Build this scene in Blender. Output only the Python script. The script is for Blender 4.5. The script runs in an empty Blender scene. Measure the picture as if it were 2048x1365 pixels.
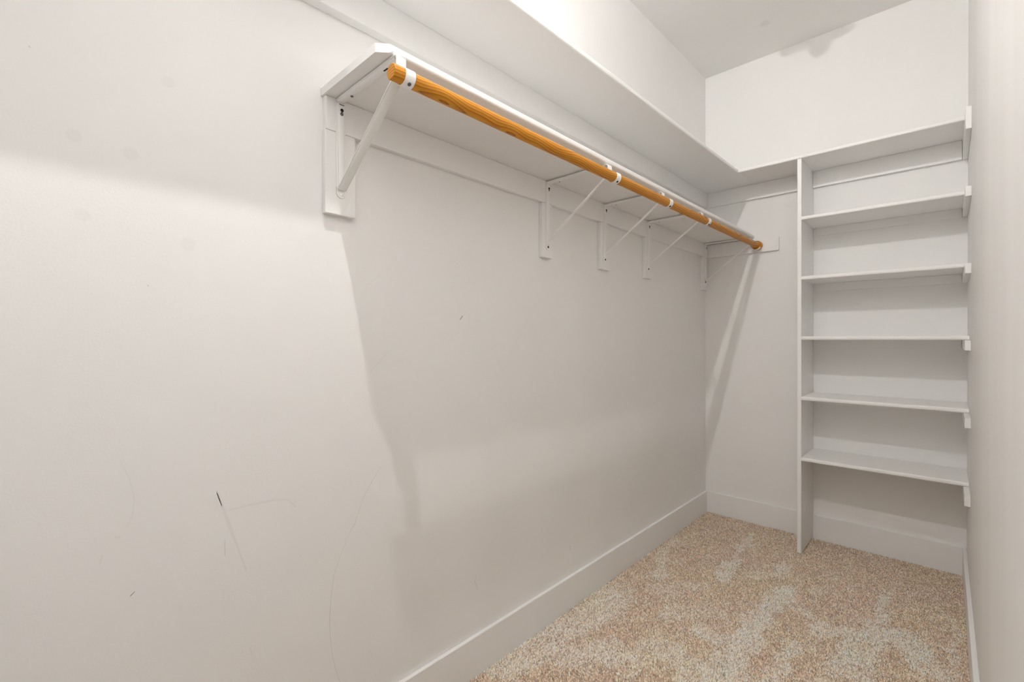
import bpy, bmesh, math, random
import numpy as np
from mathutils import Matrix, Vector

random.seed(7)
C = bpy.context.scene.collection
scene = bpy.context.scene

# ------------------------------------------------------------ camera, light, exposure
cam_data = bpy.data.cameras.new('camera')
cam_data.sensor_width = 36.0
cam_data.lens = 931.118 / 2048.0 * 36.0
cam_data.clip_start = 0.01
cam = bpy.data.objects.new('camera', cam_data)
C.objects.link(cam)
Rv, Uv, Fv = (0.725507, 0.688203, -0.003946), (-0.002274, 0.008131, 0.999964), (-0.688211, 0.725472, -0.007464)
cam.matrix_world = Matrix(((Rv[0], Uv[0], -Fv[0], 1.145037),
                           (Rv[1], Uv[1], -Fv[1], -2.997891),
                           (Rv[2], Uv[2], -Fv[2], 1.104478),
                           (0, 0, 0, 1)))
scene.camera = cam

world = bpy.data.worlds.new('world')
scene.world = world
world.use_nodes = True
world.node_tree.nodes['Background'].inputs[0].default_value = (0.975, 0.955, 0.925, 1)
world.node_tree.nodes['Background'].inputs[1].default_value = 0.95      # added even fill light, entering through the doorway

BULB = (0.575, -2.65, 2.706)
BULB_STRENGTH = 22500.0
scene.view_settings.view_transform = 'Standard'
scene.view_settings.look = 'None'
scene.view_settings.gamma = 1.0
scene.view_settings.use_curve_mapping = False
scene.view_settings.exposure = -0.74
scene.cycles.max_bounces = 16
scene.cycles.diffuse_bounces = 12

# ------------------------------------------------------------ dimensions (metres)
H = 2.74            # ceiling
YN = -3.14          # wall behind the camera
Z1 = 2.004          # underside of the upper shelves
Z2 = 1.687          # underside of the lower shelf
CT = 0.018          # cleat thickness
FZ = -0.0095        # sub-floor: the pile stands on it and its tips end at about z = 0
BT, BH = 0.014, 0.126   # baseboard
def xw(y): return 1.191 - 0.0095 * y        # face of the right-hand wall, slightly out of square

# ------------------------------------------------------------ materials
def new_mat(name):
    m = bpy.data.materials.new(name); m.use_nodes = True
    nt = m.node_tree
    return m, nt, nt.nodes['Principled BSDF']

def N(nt, t, **kw):
    n = nt.nodes.new(t)
    for k, v in kw.items():
        if k in n.inputs: n.inputs[k].default_value = v
        else: setattr(n, k, v)
    return n

def paint(name, col, rough, bump=0.12, scale=260.0, dist=0.0006, mott=0.035, spec=0.4, stretch=(1, 1, 1)):
    m, nt, b = new_mat(name)
    tc = N(nt, 'ShaderNodeTexCoord')
    mp = N(nt, 'ShaderNodeMapping'); mp.inputs['Scale'].default_value = stretch
    nt.links.new(tc.outputs['Object'], mp.inputs[0])
    big = N(nt, 'ShaderNodeTexNoise', Scale=2.3, Detail=5.0, Roughness=0.55)
    nt.links.new(mp.outputs[0], big.inputs['Vector'])
    ramp = N(nt, 'ShaderNodeValToRGB')
    ramp.color_ramp.elements[0].position = 0.3; ramp.color_ramp.elements[1].position = 0.72
    ramp.color_ramp.elements[0].color = tuple(c * (1 - mott) for c in col) + (1,)
    ramp.color_ramp.elements[1].color = tuple(col) + (1,)
    nt.links.new(big.outputs['Fac'], ramp.inputs[0])
    nt.links.new(ramp.outputs[0], b.inputs['Base Color'])
    fine = N(nt, 'ShaderNodeTexNoise', Scale=scale, Detail=3.0)
    nt.links.new(mp.outputs[0], fine.inputs['Vector'])
    bp = N(nt, 'ShaderNodeBump', Strength=bump, Distance=dist)
    nt.links.new(fine.outputs['Fac'], bp.inputs['Height'])
    nt.links.new(bp.outputs[0], b.inputs['Normal'])
    b.inputs['Roughness'].default_value = rough
    b.inputs['Specular IOR Level'].default_value = spec
    return m

WALLC = (0.83, 0.825, 0.815)
M = {}
M['wall'] = paint('wall paint', WALLC, 0.55, bump=0.25, scale=230, dist=0.0008)
M['wall_right'] = paint('brushed wall paint', WALLC, 0.55, bump=0.16, scale=24, dist=0.001, stretch=(1, 2.2, 0.4), mott=0.06)
M['ceiling'] = paint('ceiling paint', (0.83, 0.825, 0.815), 0.7, bump=0.2, scale=180)
M['trim'] = paint('trim enamel', (0.83, 0.828, 0.822), 0.38, bump=0.18, scale=45, dist=0.0006, mott=0.03, stretch=(1, 1, 3))
M['board'] = paint('shelf enamel', (0.84, 0.836, 0.828), 0.36, bump=0.15, scale=70, dist=0.0005, mott=0.03)
M['steel'] = paint('white enamelled steel', (0.85, 0.845, 0.83), 0.3, bump=0.06, scale=300, dist=0.0003, mott=0.015, spec=0.5)
M['scuff'] = paint('grey scuff', (0.60, 0.585, 0.56), 0.6, bump=0)
M['scuff_faint'] = paint('faint scuff', (0.785, 0.777, 0.762), 0.6, bump=0)
M['scuff_dark'] = paint('dark scuff', (0.22, 0.21, 0.20), 0.6, bump=0)
M['dark'] = paint('hole shade and screw black', (0.015, 0.014, 0.013), 0.8, bump=0)  # near-black: paints the shade inside openings, also dark screw heads
M['screw'] = paint('screw steel', (0.16, 0.16, 0.165), 0.35, bump=0)
M['screw'].node_tree.nodes['Principled BSDF'].inputs['Metallic'].default_value = 0.7
M['absorber'] = paint('dark bronze', (0.05, 0.042, 0.035), 0.5, bump=0)  # near-black so the disc above the bulb swallows its uplight
M['plastic'] = paint('white plastic', (0.84, 0.83, 0.80), 0.4, bump=0)

def round_stain(mat, centre, radius, factor):
    """a round patch (filled hole) in the paint, at its own place on the surface"""
    nt = mat.node_tree; b = nt.nodes['Principled BSDF']
    src = b.inputs['Base Color'].links[0].from_socket
    geo = N(nt, 'ShaderNodeTexCoord')
    d = N(nt, 'ShaderNodeVectorMath', operation='DISTANCE'); d.inputs[1].default_value = centre
    nt.links.new(geo.outputs['Object'], d.inputs[0])
    mr = N(nt, 'ShaderNodeMapRange'); mr.inputs[1].default_value = radius * 0.75; mr.inputs[2].default_value = radius * 1.15
    mr.inputs[3].default_value = factor; mr.inputs[4].default_value = 1.0
    nt.links.new(d.outputs['Value'], mr.inputs[0])
    mul = N(nt, 'ShaderNodeVectorMath', operation='SCALE')
    nt.links.new(src, mul.inputs[0]); nt.links.new(mr.outputs[0], mul.inputs['Scale'])
    nt.links.new(mul.outputs[0], b.inputs['Base Color'])
round_stain(M['ceiling'], (0.427, -0.312, H), 0.026, 0.93)
for (y, z, r) in ((-2.92, 1.33, .012), (-2.76, 1.30, .014), (-2.93, 1.47, .012), (-2.79, 1.62, .012), (-2.85, 1.46, .012)):
    round_stain(M['wall'], (0, y, z), r, 0.965)

def wood():
    m, nt, b = new_mat('varnished fir')
    tc = N(nt, 'ShaderNodeTexCoord')
    sep = N(nt, 'ShaderNodeSeparateXYZ'); nt.links.new(tc.outputs['Object'], sep.inputs[0])
    def math_(op, a, bb):
        n = N(nt, 'ShaderNodeMath', operation=op)
        for k, v in ((0, a), (1, bb)):
            if isinstance(v, (int, float)): n.inputs[k].default_value = v
            else: nt.links.new(v, n.inputs[k])
        return n.outputs[0]
    def drift(freq, amp, seed):          # slow wander of the grain along the pole
        n = N(nt, 'ShaderNodeTexNoise', noise_dimensions='1D', Scale=1.0, Detail=2.0)
        nt.links.new(math_('ADD', math_('MULTIPLY', sep.outputs[1], freq), seed), n.inputs['W'])
        return math_('MULTIPLY', n.outputs['Fac'], amp)
    xx = math_('ADD', math_('ADD', sep.outputs[0], math_('MULTIPLY', sep.outputs[1], 0.035)), drift(2.2, 0.07, 3.0))
    zz = math_('ADD', math_('ADD', sep.outputs[2], math_('MULTIPLY', sep.outputs[1], -0.012)), drift(3.1, 0.05, 9.0))
    cmb = N(nt, 'ShaderNodeCombineXYZ'); nt.links.new(xx, cmb.inputs[0]); nt.links.new(zz, cmb.inputs[2])
    wv = N(nt, 'ShaderNodeTexWave', wave_type='RINGS', rings_direction='Y', wave_profile='SAW', Scale=52.0, Distortion=0.9, Detail=2.0)
    wv.inputs['Detail Scale'].default_value = 1.2
    nt.links.new(cmb.outputs[0], wv.inputs['Vector'])
    ramp = N(nt, 'ShaderNodeValToRGB')
    e = ramp.color_ramp.elements
    e[0].position = 0.0; e[0].color = (0.62, 0.275, 0.022, 1)
    e[1].position = 1.0; e[1].color = (0.60, 0.255, 0.018, 1)
    for p_, c_ in ((0.45, (0.56, 0.23, 0.014)), (0.78, (0.45, 0.165, 0.008)), (0.93, (0.24, 0.075, 0.004))):
        k = e.new(p_); k.color = c_ + (1,)
    nt.links.new(wv.outputs['Fac'], ramp.inputs[0])
    mp = N(nt, 'ShaderNodeMapping'); mp.inputs['Scale'].default_value = (1, 0.04, 1)
    nt.links.new(tc.outputs['Object'], mp.inputs[0])
    fib = N(nt, 'ShaderNodeTexNoise', Scale=700.0, Detail=3.0)
    nt.links.new(mp.outputs[0], fib.inputs['Vector'])
    mr = N(nt, 'ShaderNodeMapRange'); mr.inputs[3].default_value = 0.80; mr.inputs[4].default_value = 1.12
    nt.links.new(fib.outputs['Fac'], mr.inputs[0])
    mul = N(nt, 'ShaderNodeVectorMath', operation='SCALE')
    nt.links.new(ramp.outputs[0], mul.inputs[0]); nt.links.new(mr.outputs[0], mul.inputs['Scale'])
    nt.links.new(mul.outputs[0], b.inputs['Base Color'])
    b.inputs['Roughness'].default_value = 0.45
    b.inputs['Specular IOR Level'].default_value = 0.3
    b.inputs['Coat Weight'].default_value = 0.06; b.inputs['Coat Roughness'].default_value = 0.25
    return m
M['wood'] = wood()

def carpet_mat():
    m, nt, b = new_mat('carpet yarn')
    at = N(nt, 'ShaderNodeAttribute', attribute_name='yarn')
    nt.links.new(at.outputs['Color'], b.inputs['Base Color'])
    b.inputs['Roughness'].default_value = 0.95
    b.inputs['Specular IOR Level'].default_value = 0.05
    return m
M['carpet'] = carpet_mat()
M['underlay'] = paint('carpet backing', (0.30, 0.21, 0.14), 0.95, bump=0.3, scale=150, spec=0.05)

def emission(name, col, s):
    m = bpy.data.materials.new(name); m.use_nodes = True
    nt = m.node_tree; nt.nodes.clear()
    e = nt.nodes.new('ShaderNodeEmission'); e.inputs[0].default_value = col + (1,); e.inputs[1].default_value = s
    o = nt.nodes.new('ShaderNodeOutputMaterial'); nt.links.new(e.outputs[0], o.inputs[0])
    return m

# ------------------------------------------------------------ helpers
def obj(name, bm, mat, parent=None, smooth=False):
    me = bpy.data.meshes.new(name)
    bmesh.ops.recalc_face_normals(bm, faces=bm.faces[:])
    bm.to_mesh(me); bm.free()
    me.materials.append(mat)
    o = bpy.data.objects.new(name, me); C.objects.link(o)
    if smooth:
        for p in me.polygons: p.use_smooth = True
        try: me.set_sharp_from_angle(angle=math.radians(35))
        except Exception: pass
    if parent is not None: o.parent = parent
    return o

def tag(o, label, cat=None, group=None, kind=None):
    o['label'] = label
    if cat: o['category'] = cat
    if group: o['group'] = group
    if kind: o['kind'] = kind
    return o

def empty(name, label, cat, group=None, loc=(0, 0, 0)):
    o = bpy.data.objects.new(name, None); C.objects.link(o)
    o.empty_display_size = 0.05
    o.location = loc
    return tag(o, label, cat, group)

def struct(o, label=None):
    o['kind'] = 'structure'
    if label: o['label'] = label
    return o

def hexa(pts):
    """box from 8 corners: 4 lower (ccw) then 4 upper"""
    bm = bmesh.new()
    v = [bm.verts.new(p) for p in pts]
    for f in ((3, 2, 1, 0), (4, 5, 6, 7), (0, 1, 5, 4), (1, 2, 6, 5), (2, 3, 7, 6), (3, 0, 4, 7)):
        bm.faces.new([v[i] for i in f])
    return bm

def box(x0, x1, y0, y1, z0, z1, bev=0.0, seg=2):
    bm = hexa([(x0, y0, z0), (x1, y0, z0), (x1, y1, z0), (x0, y1, z0), (x0, y0, z1), (x1, y0, z1), (x1, y1, z1), (x0, y1, z1)])
    if bev: bmesh.ops.bevel(bm, geom=bm.edges[:], offset=bev, segments=seg, affect='EDGES', profile=0.5)
    return bm

def prism(poly, axis, a, b):
    """2-D polygon extruded along an axis: 'z' -> (x,y), 'y' -> (x,z), 'x' -> (y,z)"""
    bm = bmesh.new()
    def P(p, t):
        return (p[0], p[1], t) if axis == 'z' else (p[0], t, p[1]) if axis == 'y' else (t, p[0], p[1])
    A = [bm.verts.new(P(p, a)) for p in poly]; B = [bm.verts.new(P(p, b)) for p in poly]
    bm.faces.new(A); bm.faces.new(B[::-1])
    n = len(poly)
    for i in range(n): bm.faces.new((A[i], B[i], B[(i + 1) % n], A[(i + 1) % n]))
    return bm

def plan_board(poly, z0, z1, nose=(), r=0.007, ease=0.0012):
    """board of plan outline poly; the outline edges whose index is in nose are rounded over"""
    bm = prism(poly, 'z', z0, z1)
    n = len(poly)
    def on(e, i):
        a, b = poly[i], poly[(i + 1) % n]
        k = 0
        for v in e.verts:
            if any(abs(v.co.x - q[0]) < 1e-6 and abs(v.co.y - q[1]) < 1e-6 for q in (a, b)): k += 1
        return k == 2 and abs(e.verts[0].co.z - e.verts[1].co.z) < 1e-6
    big = [e for e in bm.edges if any(on(e, i) for i in nose)]
    if big: bmesh.ops.bevel(bm, geom=big, offset=r, segments=5, affect='EDGES', profile=0.5)
    return bm

def lathe(profile, seg=32, axis='z', centre=(0, 0, 0)):
    bm = bmesh.new(); rings = []
    for (r, h) in profile:
        ring = []
        for i in range(seg):
            a = 2 * math.pi * i / seg
            u, w = r * math.cos(a), r * math.sin(a)
            p = (u, w, h) if axis == 'z' else (u, h, w) if axis == 'y' else (h, u, w)
            ring.append(bm.verts.new((p[0] + centre[0], p[1] + centre[1], p[2] + centre[2])))
        rings.append(ring)
    for a, b in zip(rings, rings[1:]):
        for i in range(seg): bm.faces.new((a[i], a[(i + 1) % seg], b[(i + 1) % seg], b[i]))
    bm.faces.new(rings[0][::-1]); bm.faces.new(rings[-1])
    return bm

def ribbon(path, y0, y1, th):
    """strap of thickness th following an (x,z) path, y0..y1 wide"""
    bm = bmesh.new(); n = len(path); L = []
    for i, p in enumerate(path):
        a = path[max(0, i - 1)]; b = path[min(n - 1, i + 1)]
        d = Vector((b[0] - a[0], b[1] - a[1])).normalized(); nn = Vector((-d.y, d.x)) * th / 2
        L.append([bm.verts.new((p[0] + s * nn.x, y, p[1] + s * nn.y)) for s, y in ((1, y0), (1, y1), (-1, y1), (-1, y0))])
    for a, b in zip(L, L[1:]):
        for i in range(4): bm.faces.new((a[i], a[(i + 1) % 4], b[(i + 1) % 4], b[i]))
    bm.faces.new(L[0]); bm.faces.new(L[-1][::-1])
    return bm

def join(*bms):
    out = bmesh.new()
    for b in bms:
        me = bpy.data.meshes.new('tmp'); b.to_mesh(me); b.free(); out.from_mesh(me); bpy.data.meshes.remove(me)
    return out

# ------------------------------------------------------------ the room
G = 0.0004
struct(obj('floor', box(-0.12, 1.36, YN - 0.9, 0.12, -0.10, FZ), M['underlay']))
struct(obj('ceiling', box(-0.12, 1.36, YN - 0.12, 0.12, H, H + 0.1), M['ceiling']))
wall_left = struct(obj('wall_left', box(-0.12, 0.0, YN - 0.12, 0.12, FZ, H), M['wall']))
struct(obj('wall_back', box(0.0, 1.36, 0.0, 0.12, FZ, H), M['wall']))
struct(obj('wall_right', hexa([(xw(YN), YN - 0.12, FZ), (1.36, YN - 0.12, FZ), (1.36, 0, FZ), (xw(0), 0, FZ),
                               (xw(YN), YN - 0.12, H), (1.36, YN - 0.12, H), (1.36, 0, H), (xw(0), 0, H)]), M['wall_right']))
# wall behind the camera; its door opening is widened for the light
DX0, DX1, DZ = 0.09, 1.19, 2.04
struct(obj('wall_front', join(box(0, DX0, YN - 0.12, YN, 0, H), box(DX0, xw(YN), YN - 0.12, YN, DZ, H),
                              box(DX1, xw(YN), YN - 0.12, YN, 0, DZ)), M['wall']))
struct(obj('trim_1', join(box(DX0 - .065, DX0, YN, YN + .016, 0, DZ + .065, .002), box(DX0, xw(YN) - .001, YN, YN + .016, DZ, DZ + .065, .002)), M['trim']))

def baseboard(name, pts, mat):
    bm = hexa(pts)
    top = [e for e in bm.edges if all(v.co.z > BH - 0.001 for v in e.verts)]
    bmesh.ops.bevel(bm, geom=top, offset=0.0022, segments=3, affect='EDGES', profile=0.5)
    return struct(obj(name, bm, mat))
y0b = YN + 0.018
baseboard('baseboard_left', [(G, y0b, FZ), (BT, y0b, FZ), (BT, -G, FZ), (G, -G, FZ), (G, y0b, BH), (BT, y0b, BH), (BT, -G, BH), (G, -G, BH)], M['trim'])
xr = xw(0) - BT
baseboard('baseboard_back', [(BT, -BT, FZ), (xr, -BT, FZ), (xr, -G, FZ), (BT, -G, FZ), (BT, -BT, BH), (xr, -BT, BH), (xr, -G, BH), (BT, -G, BH)], M['trim'])
ya, yb = -0.0005, -2.25
baseboard('baseboard_right', [(xw(yb) - BT, yb, FZ), (xw(yb) - G, yb, FZ), (xw(ya) - G, ya, FZ), (xw(ya) - BT, ya, FZ),
                              (xw(yb) - BT, yb, BH), (xw(yb) - G, yb, BH), (xw(ya) - G, ya, BH), (xw(ya) - BT, ya, BH)], M['trim'])

# ------------------------------------------------------------ carpet (cut pile, one stuff object)
def carpet():
    rng = np.random.default_rng(3)
    sp = 0.0036
    X, Y = np.meshgrid(np.arange(BT + .001, 1.225, sp), np.arange(YN - 0.1, -BT - .001, sp))
    x = X.ravel() + rng.uniform(-.5, .5, X.size) * sp * 1.1
    y = Y.ravel() + rng.uniform(-.5, .5, X.size) * sp * 1.1
    keep = (x < 1.191 - .0095 * y - BT - .001) & (x > BT + .0006) & (y < -BT - .0006)
    x, y = x[keep], y[keep]; n = x.size
    def noise(freq, seed):
        r = np.random.default_rng(seed); s = 0
        for k in range(7):
            a = r.uniform(0, 2 * np.pi); f = freq * r.uniform(.6, 1.6)
            s = s + np.sin((x * np.cos(a) + y * np.sin(a)) * f + r.uniform(0, 6.28) + 1.3 * np.sin((x * np.sin(a) - y * np.cos(a)) * f * .7 + r.uniform(0, 6)))
        return s / 7 ** .5
    wx, wy = x + .012 * noise(38, 11) + .006 * noise(110, 12), y + .022 * noise(33, 13) + .008 * noise(120, 14)
    strokes = [([(0.323, -0.161), (0.371, -0.762)], .016, .75), ([(0.36, -0.55), (0.375, -0.78)], .028, .9), ([(0.556, -0.441), (0.563, -0.617)], .02, .6),
        ([(0.474, -0.682), (0.581, -0.548)], .018, .45), ([(0.613, -0.733), (0.597, -1.0), (0.601, -1.185)], .042, 1.0),
        ([(0.455, -1.254), (0.606, -1.233)], .035, .8), ([(0.601, -1.185), (0.597, -1.35), (0.574, -1.463)], .04, .9),
        ([(0.57, -1.376), (0.513, -1.448)], .045, .8), ([(0.735, -1.10), (0.722, -1.26)], .022, .8),
        ([(0.709, -0.844), (0.792, -0.939), (0.859, -0.864)], .026, .75), ([(0.941, -0.457), (0.934, -0.685), (0.919, -0.796)], .02, .75),
        ([(0.952, -0.789), (1.031, -0.782), (1.081, -0.897)], .045, .85), ([(0.9, -0.989), (0.879, -1.124), (0.918, -1.14)], .05, .85),
        ([(1.081, -0.897), (1.109, -0.925)], .03, .7), ([(0.063, -0.736), (0.16, -0.994)], .03, .55), ([(.06, -.55), (.063, -.736)], .02, .4),
        ([(0.102, -1.242), (0.095, -1.444), (0.079, -1.606), (0.065, -1.751), (0.042, -1.871)], .07, .6),
        ([(0.184, -1.68), (0.30, -1.55), (.42, -1.43)], .06, .55), ([(0.923, -0.838), (0.902, -1.007)], .05, .8),
        ([(1.15, -0.482), (1.149, -0.974)], .010, .45), ([(.33, -1.2), (.44, -1.1)], .05, .35), ([(.2, -1.1), (.3, -.95)], .05, .35),
        ([(.70, -.62), (.78, -.60)], .02, .3), ([(.6, -1.55), (.9, -1.3)], .09, .7)]
    mask = np.zeros(n)
    for pts, w, a in strokes:
        d2 = np.full(n, 1e9)
        for p, q in zip(pts, pts[1:]):
            dx, dy = q[0] - p[0], q[1] - p[1]; L = dx * dx + dy * dy
            t = np.clip(((wx - p[0]) * dx + (wy - p[1]) * dy) / L, 0, 1)
            d2 = np.minimum(d2, (wx - p[0] - t * dx) ** 2 + (wy - p[1] - t * dy) ** 2)
        d = np.sqrt(d2) / w
        mask = np.maximum(mask, a * np.clip(1.9 - 1.35 * d, 0, 1))
    mask = np.clip(mask + .10 * noise(24, 21) + .13 * noise(75, 22) + .10 * noise(190, 23), 0, 1)     # pile brushed the other way, its sheen painted in as paler yarn
    h = .0060 + .003 * rng.random(n)
    ang = rng.uniform(0, 2 * np.pi, n)
    lean = .0035
    lx = lean * np.cos(ang) * 0.8 + (mask - .35) * .0018
    ly = lean * np.sin(ang) * 0.8 + (mask - .35) * .0035
    r = .0030 + .0009 * rng.random(n)
    a0 = rng.uniform(0, 2 * np.pi, n)
    co = np.empty((n, 4, 3), np.float32)
    for k in range(3):
        a = a0 + k * 2.0944
        co[:, k, 0] = x + r * np.cos(a); co[:, k, 1] = y + r * np.sin(a); co[:, k, 2] = FZ + .0005
    co[:, 3, 0] = x + lx; co[:, 3, 1] = y + ly; co[:, 3, 2] = FZ + h
    me = bpy.data.meshes.new('carpet_pile')
    me.vertices.add(n * 4); me.vertices.foreach_set('co', co.ravel())
    base = (np.arange(n) * 4)[:, None]
    tri = np.concatenate([base + np.array([[0, 1, 3]]), base + np.array([[1, 2, 3]]), base + np.array([[2, 0, 3]])], 1).reshape(-1)
    me.loops.add(tri.size); me.loops.foreach_set('vertex_index', tri.astype(np.int32))
    nf = tri.size // 3
    me.polygons.add(nf); me.polygons.foreach_set('loop_start', (np.arange(nf) * 3).astype(np.int32))
    me.update(calc_edges=True)
    c0 = np.array([.725, .560, .430]); c1 = np.array([.955, .845, .70])  # second colour paints the sheen of the brushed pile
    v = np.exp(rng.normal(-.03, .36, n))
    hue = rng.normal(0, 1, n) * .05
    pink = np.clip(noise(14, 31) * .5, -1, 1)
    col = (c0[None] * (1 - mask[:, None]) + c1[None] * mask[:, None]) * v[:, None]
    col[:, 1] *= 1 - .018 * pink + hue * .5; col[:, 2] *= 1 + .02 * pink + hue
    rgba = np.ones((n, 4, 4), np.float32)
    rgba[:, :, :3] = np.clip(col, .02, .97)[:, None, :]
    at = me.attributes.new('yarn', 'FLOAT_COLOR', 'POINT'); at.data.foreach_set('color', rgba.ravel())
    me.materials.append(M['carpet'])
    o = bpy.data.objects.new('carpet_pile', me); C.objects.link(o)
    tag(o, 'tan cut-pile carpet with brushed tread marks, their sheen painted paler, covering the closet floor', 'carpet', kind='stuff')
carpet()

# ------------------------------------------------------------ upper shelf along the left wall
up = empty('wall_shelf', 'long white upper shelf running along the left wall above the hanging rod', 'shelf', loc=(0, 0, Z1))
KL = 0.0085          # the lower shelf climbs a little towards its free end
KR = 0.0050
KU = 0.0040
def part(name, bm, mat, parent, smooth=False, climb=0.0):
    for v in bm.verts: v.co.z -= climb * v.co.y
    p, off = parent, Vector((0, 0, 0))
    while p is not None: off += p.location; p = p.parent
    bm.transform(Matrix.Translation(-off))
    return obj(name, bm, mat, parent, smooth)
ys = YN + 0.02
part('shelf_board', plan_board([(G, ys), (0.270, ys), (0.285, -G), (G, -G)], Z1, Z1 + .019, nose=(1,), r=.0050), M['board'], up, True, KU)
def slope_box(x0, x1, y0, y1, zb0, zb1, zt, bev=.0015):
    bm = hexa([(x0, y0, zb0), (x1, y0, zb0), (x1, y1, zb1), (x0, y1, zb1), (x0, y0, zt), (x1, y0, zt), (x1, y1, zt), (x0, y1, zt)])
    bmesh.ops.bevel(bm, geom=bm.edges[:], offset=bev, segments=2, affect='EDGES', profile=0.5)
    return bm
zc = 1.922 + KU * ys
bm = hexa([(G, ys, zc), (.034, ys, zc), (CT, -G, 1.9165), (G, -G, 1.9165), (G, ys, Z1 - .0003), (.034, ys, Z1 - .0003), (CT, -G, Z1 - .0003), (G, -G, Z1 - .0003)])
bmesh.ops.bevel(bm, geom=bm.edges[:], offset=.0015, segments=2, affect='EDGES', profile=0.5)
part('cleat', bm, M['board'], up, False, KU)

# ------------------------------------------------------------ top shelf across the end wall
ts = empty('wall_shelf', 'white top shelf across the end wall, capping the stack of open shelves', 'shelf', loc=(.74, 0, Z1))
part('shelf_board', plan_board([(.2856, -.284), (xw(-.28) - .001, -.284), (xw(0) - .001, -G), (.2856, -G)], Z1, Z1 + .019, nose=(0,), r=.006), M['board'], ts, True)
part('cleat', box(CT + .0005, .5663, -CT, -G, 1.9155, Z1 - .0003, .0015), M['board'], ts)
part('cleat', box(.5865, xw(0) - CT - .001, -CT, -G, 1.9155, Z1 - .0003, .0015), M['board'], ts)
def wall_cleat(z0, z1, yn, parent):
    bm = hexa([(xw(yn) - CT, yn, z0), (xw(yn) - G, yn, z0), (xw(0) - G, -G, z0), (xw(0) - CT, -G, z0),
               (xw(yn) - CT, yn, z1), (xw(yn) - G, yn, z1), (xw(0) - G, -G, z1), (xw(0) - CT, -G, z1)])
    bmesh.ops.bevel(bm, geom=bm.edges[:], offset=.0012, segments=2, affect='EDGES', profile=0.5)
    return part('cleat', bm, M['board'], parent)
wall_cleat(1.9165, Z1 - .0003, -.44, ts)

# ------------------------------------------------------------ open shelves in the end corner
un = empty('shelving_unit', 'white built-in stack of five open shelves with an upright beside the right wall', 'shelving', loc=(.88, -.14, 0))
UX0, UX1, UY = .5668, .5856, -.279
notch = [(UY, 0), (-BT - .0006, 0), (-BT - .0006, BH + .001), (-G, BH + .001), (-G, Z1 - .0005), (UY, Z1 - .0005)]
bm = prism(notch, 'x', UX0, UX1)
front = [e for e in bm.edges if all(abs(v.co.y - UY) < 1e-6 for v in e.verts) and abs(e.verts[0].co.z - e.verts[1].co.z) > .5]
bmesh.ops.bevel(bm, geom=front, offset=.0015, segments=2, affect='EDGES', profile=0.5)
part('upright', bm, M['board'], un)
for z in (1.693, 1.390, 1.086, .780, .471):
    part('shelf', plan_board([(UX1 + G, -.281), (xw(-.28) - .0008, -.281), (xw(0) - .0008, -G), (UX1 + G, -G)], z, z + .0185, nose=(0,), r=.0055), M['board'], un, True)
    wall_cleat(z - .040, z - .0003, -.44, un)
    part('cleat', box(UX1 + .001, xw(0) - CT - .001, -.010, -G, z - .042, z - .0003, .001), M['board'], un)

# ------------------------------------------------------------ lower shelf with its cleat and bracket boards
YE = -2.4795
lo = empty('wall_shelf', 'lower white shelf with a clipped corner, resting on metal brackets behind the wooden rod', 'shelf', loc=(0, 0, Z2))
part('shelf_board', plan_board([(G, YE), (.259, YE), (.2825, YE + .0265), (.286, -G), (G, -G)], Z2, Z2 + .019, nose=(2,), r=.0055), M['board'], lo, True, KL)
def cleat_z(y): return 1.6035
part('cleat', slope_box(G, CT, YE + .005, -G, cleat_z(YE), cleat_z(0), Z2 - .0003), M['board'], lo, False, KL)
bm = box(CT + .0006, .4195, -CT, -G, 1.600, 1.680)
rr = [e for e in bm.edges if all(v.co.x > .41 for v in e.verts) and abs(e.verts[0].co.z - e.verts[1].co.z) < 1e-6 and abs(e.verts[0].co.y - e.verts[1].co.y) > .01]
bmesh.ops.bevel(bm, geom=rr, offset=.006, segments=4, affect='EDGES', profile=0.5)
part('end_cleat', bm, M['board'], lo)
KY = (-2.4378, -1.610, -1.207, -0.802, -0.054)
BLK = ((YE + .002, -2.397), (-1.640, -1.580), (-1.240, -1.168), (-0.830, -0.764), (-0.086, -0.027))
for (a, b) in BLK:
    zt = min(cleat_z(a), cleat_z(b)) - .0008
    part('bracket_board', box(G, CT, a, b, 1.395, zt, .0018), M['board'], lo, False, KL)

# ------------------------------------------------------------ hanging rod
RZ, RR = 1.6375, .0165
RZ0 = RZ
def rod_x(y): return .3105
rod = empty('hanging_rod', 'honey-coloured varnished wooden hanging rod held under the lower shelf', 'closet rod', loc=(.32, -1.25, RZ))
bm = bmesh.new(); seg = 40; rings = []
for y in [-2.474, -2.4725] + list(np.linspace(-2.44, -.0195, 24)):
    r = RR - (.0015 if y < -2.4735 else 0)
    rings.append([bm.verts.new((rod_x(y) + r * math.cos(2 * math.pi * i / seg), y, RZ + r * math.sin(2 * math.pi * i / seg))) for i in range(seg)])
for a, b in zip(rings, rings[1:]):
    for i in range(seg): bm.faces.new((a[i], a[(i + 1) % seg], b[(i + 1) % seg], b[i]))
bm.faces.new(rings[0][::-1]); bm.faces.new(rings[-1])
part('pole', bm, M['wood'], rod, True, KR)
part('end_socket', lathe([(.0235, -.046), (.0260, -.044), (.0265, -.036), (.0265, -.0188)], 36, 'y', (rod_x(-.03), 0, RZ)), M['wood'], rod, True)

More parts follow.
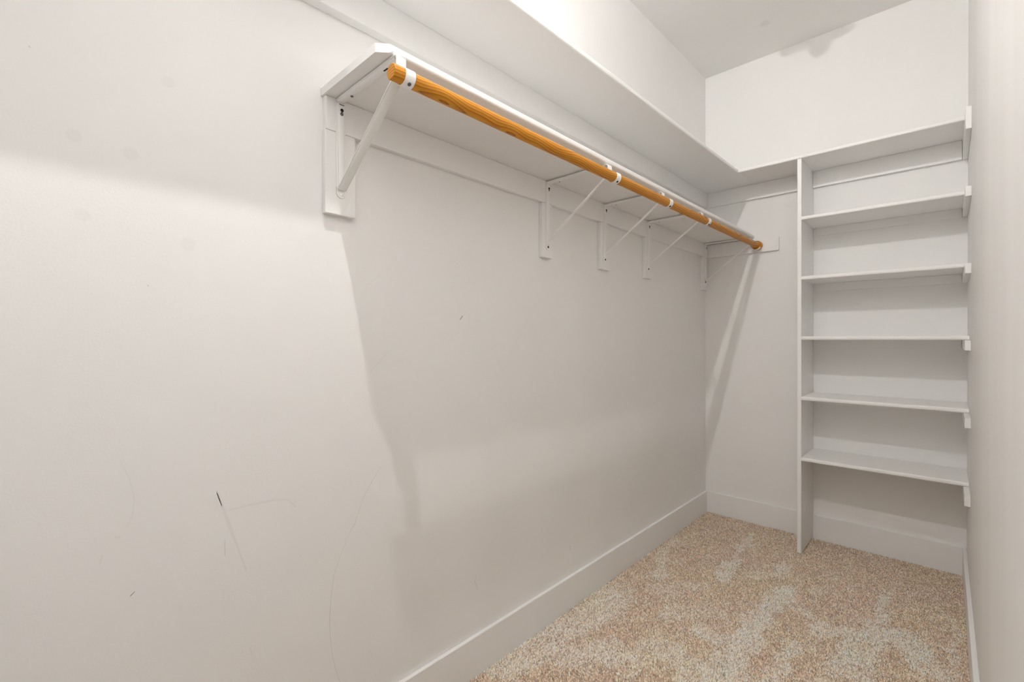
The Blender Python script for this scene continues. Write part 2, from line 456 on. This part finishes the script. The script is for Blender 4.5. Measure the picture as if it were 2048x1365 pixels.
# ------------------------------------------------------------ brackets
KLAB = ('white steel shelf bracket at the free end of the lower shelf and rod',
        'white steel shelf bracket, second from the free end of the lower shelf',
        'white steel shelf bracket, third from the free end of the lower shelf',
        'white steel shelf bracket, next to the corner bracket under the lower shelf',
        'white steel shelf bracket in the corner, carrying the rod end at the end wall')
ZSHELF = Z2
def rib_profile(w, d):
    """half outline of a pressed steel rail: flat flanges and a rounded rib; (across, out)"""
    pts = [(-w, 0), (-w, .0016)]
    for i in range(9):
        a = math.pi * i / 8
        pts.append((-.72 * w * math.cos(a), .0018 + (d - .0018) * math.sin(a) ** .6))
    return pts + [(w, .0016), (w, 0)]
def disc(centre, r, axis, th=.0008, seg=14):
    return lathe([(r, -th / 2), (r, th / 2)], seg, axis, centre)
for i, y in enumerate(KY):
    Z2, RZ = ZSHELF - KL * y, RZ0 - KR * y
    br = empty('shelf_bracket', KLAB[i], 'bracket', 'brackets under the lower shelf', loc=(CT, y, 1.44))
    corner = i in (0, 4)
    w = .0120
    zb = 1.459 if i == 0 else 1.437
    x0 = CT + .0005
    # wall leg: rail with rounded tab below
    prof = rib_profile(w, .007)
    leg_top, leg_bot = Z2 - .012, zb + .020
    bmL = bmesh.new()
    A = [bmL.verts.new((x0 + b, y + a, leg_bot)) for a, b in prof]; B = [bmL.verts.new((x0 + b, y + a, leg_top)) for a, b in prof]
    bmL.faces.new(A); bmL.faces.new(B[::-1])
    for k in range(len(prof)): bmL.faces.new((A[k], B[k], B[(k + 1) % len(prof)], A[(k + 1) % len(prof)]))
    tab = [(y - w, leg_bot + .004)] + [(y - w * math.cos(t), zb + w - w * math.sin(t)) for t in np.linspace(0, math.pi, 13)] + [(y + w, leg_bot + .004)]
    lg = part('wall_leg', join(bmL, prism(tab, 'x', x0, x0 + .0022)), M['steel'], br, True)
    # screws, and flat dark discs painted as the shade of openings
    xk = x0 + .0072
    kh = part('keyhole_shade', join(disc((xk, y + .001, Z2 - .0290), .0043, 'x', .0012), disc((xk, y + .001, Z2 - .0362), .0026, 'x', .0012)), M['dark'], lg)  # nothing is cut; dark discs paint the shade of the opening
    sc = part('screw', lathe([(.0045, -.001), (.0045, .0002), (.003, .0012)], 14, 'x', (xk - .0002, y + .0005, Z2 - .0385)), M['screw'], lg, True) if i == 0 else None
    if i:
        part('screw', disc((x0 + .0026, y, zb + .0125), .0042, 'x', .0012), M['dark'], lg)  # no screw: dark disc painted as shade in the tab's hole
    # shelf arm
    rx = rod_x(y)
    xs = rx - RR - .0022
    zt = Z2 - (.0030 if i in (0, 4) else .0062)
    bmA = bmesh.new()
    pa = rib_profile(w, .007)
    A = [bmA.verts.new((x0 + .001, y + a, zt - b)) for a, b in pa]; B = [bmA.verts.new((xs - .012, y + a, zt - b)) for a, b in pa]
    bmA.faces.new(A); bmA.faces.new(B[::-1])
    for k in range(len(pa)): bmA.faces.new((A[k], B[k], B[(k + 1) % len(pa)], A[(k + 1) % len(pa)]))
    arm = part('shelf_arm', bmA, M['steel'], br, True)
    part('screw', lathe([(.0036, -.0004), (.0036, .0012), (.002, .002)] if i == 0 else [(.0024, -.0004), (.0024, .0006)], 14, 'z', (.075, y + .002, zt - .0085)), M['screw'], arm, True)
    if i == 0:
        part('slot_shade', box(.226, .242, y - .0026, y + .0006, zt - .0078, zt - .0066), M['dark'], arm)  # dark strip painted as the shade in the arm's opening
        part('screw', lathe([(.0042, -.002), (.0042, .0002)], 14, 'z', (.262, y - .0015, zt - .0068)), M['screw'], arm)
        part('slot_shade', box(x0 + .0070, x0 + .0078, y - .0062, y + .0066, Z2 - .0165, Z2 - .0150), M['dark'], lg)  # dark strip painted as the shaded gap between leg and arm
    # strap that drops from the arm and curls round the rod
    rc = .0267 + .0016 if i == 4 else RR + .0016
    path = [(xs - .013, zt - .001)]
    for t in np.linspace(0, math.pi / 2, 6): path.append((xs - .006 + .006 * math.sin(t), zt - .007 + .006 * math.cos(t)))
    if i == 4:
        path = path[:2] + [(xs - .012, zt - .004), (rx - rc, RZ + .012)]
    for t in np.linspace(math.radians(182), math.radians(360 + (38 if i < 4 else -35)), 26): path.append((rx + rc * math.cos(t), RZ + rc * math.sin(t)))
    cup = part('rod_cup', ribbon(path, y - w, y + w, .0018), M['steel'], br, True)
    if i < 4:
        t = math.radians(302)
        q = Vector((math.cos(t), 0, math.sin(t)))
        bm = lathe([(.0042, 0), (.0042, .0010), (.0028, .0022)], 14, 'z')
        bm.transform(Matrix.Translation((rx + (rc + .0008) * q.x, y + .001, RZ + (rc + .0008) * q.z)) @ q.to_track_quat('Z', 'Y').to_matrix().to_4x4())
        part('screw', bm, M['screw'] if i == 0 else M['dark'], cup)
    # diagonal brace
    xb, zb2 = (x0 + .006, zb + .021) if corner else (x0 + .0065, zb + .038)
    xt, ztop = xs - .012, RZ + .012
    d = Vector((xt - xb, ztop - zb2)); d.normalize(); nrm = Vector((d.y, -d.x))
    bw = .0122 if i == 0 else .0068
    pb = rib_profile(bw, .0045)
    bmB = bmesh.new()
    A = [bmB.verts.new((xb + b * nrm.x, y + a, zb2 + b * nrm.y)) for a, b in pb]; B = [bmB.verts.new((xt + b * nrm.x, y + a, ztop + b * nrm.y)) for a, b in pb]
    bmB.faces.new(A); bmB.faces.new(B[::-1])
    for k in range(len(pb)): bmB.faces.new((A[k], B[k], B[(k + 1) % len(pb)], A[(k + 1) % len(pb)]))
    brace = part('brace', bmB, M['steel'], br, True)
    if corner:
        part('screw', lathe([(.005, 0), (.005, .0012), (.0025, .0022)], 14, 'x', (x0 + .0022, y, zb + .0085)), M['steel'] if i == 0 else M['dark'], lg, True)  # first is a screw; last is dark, painting a hole's shade

# ------------------------------------------------------------ ceiling light and smoke detector (above the frame; they give the light and a shadow)
lt = empty('ceiling_light', 'bare tubular bulb under an added dark disc that blocks its uplight', 'lamp', loc=(BULB[0], BULB[1], H))
part('uplight_block', lathe([(.130, H), (.130, H - .008), (.122, H - .012), (.030, H - .013), (.010, H - .023)][::-1], 48, 'z', (BULB[0], BULB[1], 0)), M['absorber'], lt, True)  # added oversized dark disc, keeps bulb light off the ceiling
bm = lathe([(.004, -.0100), (.0085, -.0070), (.0085, .0070), (.004, .0100)], 12, 'z', BULB)      # slim tubular lamp
part('bulb', bm, emission('bulb glow', (0.977, 0.957, 0.937), BULB_STRENGTH), lt, True)
SY = -1.25
sd = empty('smoke_detector', 'round white smoke detector with a sensor dome on the ceiling', 'smoke detector', loc=(.585, SY, H))
part('body', lathe([(.092, H), (.092, H - .026), (.084, H - .040)][::-1], 36, 'z', (.585, SY, 0)), M['plastic'], sd, True)
part('sensor_dome', lathe([(.027, H - .040), (.026, H - .058), (.019, H - .070), (.009, H - .075)][::-1], 24, 'z', (.596, SY, 0)), M['plastic'], sd, True)

# ------------------------------------------------------------ scuffs and scratches on the left wall
def scuff(pts, width, mat):
    bm = bmesh.new(); n = len(pts); V = []
    for i, p in enumerate(pts):
        a, b = pts[max(0, i - 1)], pts[min(n - 1, i + 1)]
        d = Vector((b[0] - a[0], b[1] - a[1])).normalized()
        wd = width * (.35 + .65 * math.sin(math.pi * (i + .6) / (n + .2))) * random.uniform(.7, 1.2) / 2
        V.append((bm.verts.new((.00025, p[0] - d.y * wd, p[1] + d.x * wd)), bm.verts.new((.00025, p[0] + d.y * wd, p[1] - d.x * wd))))
    for a, b in zip(V, V[1:]): bm.faces.new((a[0], a[1], b[1], b[0]))
    obj('scuff_mark', bm, mat, wall_left)
SC = [([(-2.313, 0.754), (-2.326, 0.74), (-2.344, 0.717), (-2.374, 0.673), (-2.387, 0.636)], .0009, 'scuff'),
      ([(-2.390, 0.634), (-2.395, 0.616), (-2.41, 0.597)], .0013, 'scuff'),
      ([(-2.41, 0.597), (-2.424, 0.568), (-2.44, 0.535), (-2.454, 0.501), (-2.462, 0.447), (-2.466, 0.392), (-2.465, 0.353), (-2.462, 0.313), (-2.453, 0.264), (-2.44, 0.218)], .0010, 'scuff'),
      ([(-2.712, 0.778), (-2.699, 0.734), (-2.688, 0.693), (-2.673, 0.644), (-2.656, 0.586)], .006, 'scuff_faint'),
      ([(-2.712, 0.774), (-2.703, 0.744)], .0022, 'scuff'),
      ([(-2.692, 0.73), (-2.647, 0.731), (-2.6, 0.729), (-2.566, 0.722), (-2.547, 0.699)], .005, 'scuff_faint'),
      ([(-2.871, 0.876), (-2.858, 0.84), (-2.85, 0.795), (-2.854, 0.762), (-2.863, 0.744)], .0018, 'scuff_faint'),
      ([(-2.851, 0.617), (-2.858, 0.611)], .0016, 'scuff_dark'), ([(-2.897, 0.704), (-2.902, 0.687)], .003, 'scuff_faint'),
      ([(-1.968, 0.32), (-1.973, 0.297), (-1.962, 0.268)], .0014, 'scuff'), ([(-2.021, 1.175), (-2.032, 1.162)], .0022, 'scuff_dark'),
      ([(-2.349, 1.012), (-2.295, 1.065)], .003, 'scuff_faint'), ([(-2.317, 1.279), (-2.355, 1.248)], .002, 'scuff_faint'),
      ([(-2.88, 0.731), (-2.872, 0.728)], .004, 'scuff_faint'), ([(-1.578, 0.547), (-1.593, 0.521)], .002, 'scuff_faint'),
      ([(-1.448, 0.245), (-1.448, 0.229)], .003, 'scuff'), ([(-0.132, 0.315), (-0.516, 0.35)], .0022, 'scuff_faint'),
      ([(-1.051, 0.453), (-1.096, 0.427)], .003, 'scuff_faint'), ([(-2.65, 0.411), (-2.645, 0.389)], .0025, 'scuff_faint'),
      ([(-2.357, 0.262), (-2.343, 0.227)], .002, 'scuff_faint'), ([(-2.985, 1.605), (-2.983, 1.603)], .002, 'scuff'),
      ([(-2.827, 1.21), (-2.825, 1.208)], .0022, 'scuff'), ([(-1.625, 0.384), (-1.631, 0.352)], .002, 'scuff_faint'),
      ([(-2.704, 1.043), (-2.702, 1.029)], .002, 'scuff_faint'), ([(-2.698, 0.669), (-2.698, 0.634)], .0012, 'scuff')]
for pts, wd, mk in SC: scuff(pts, wd, M[mk])
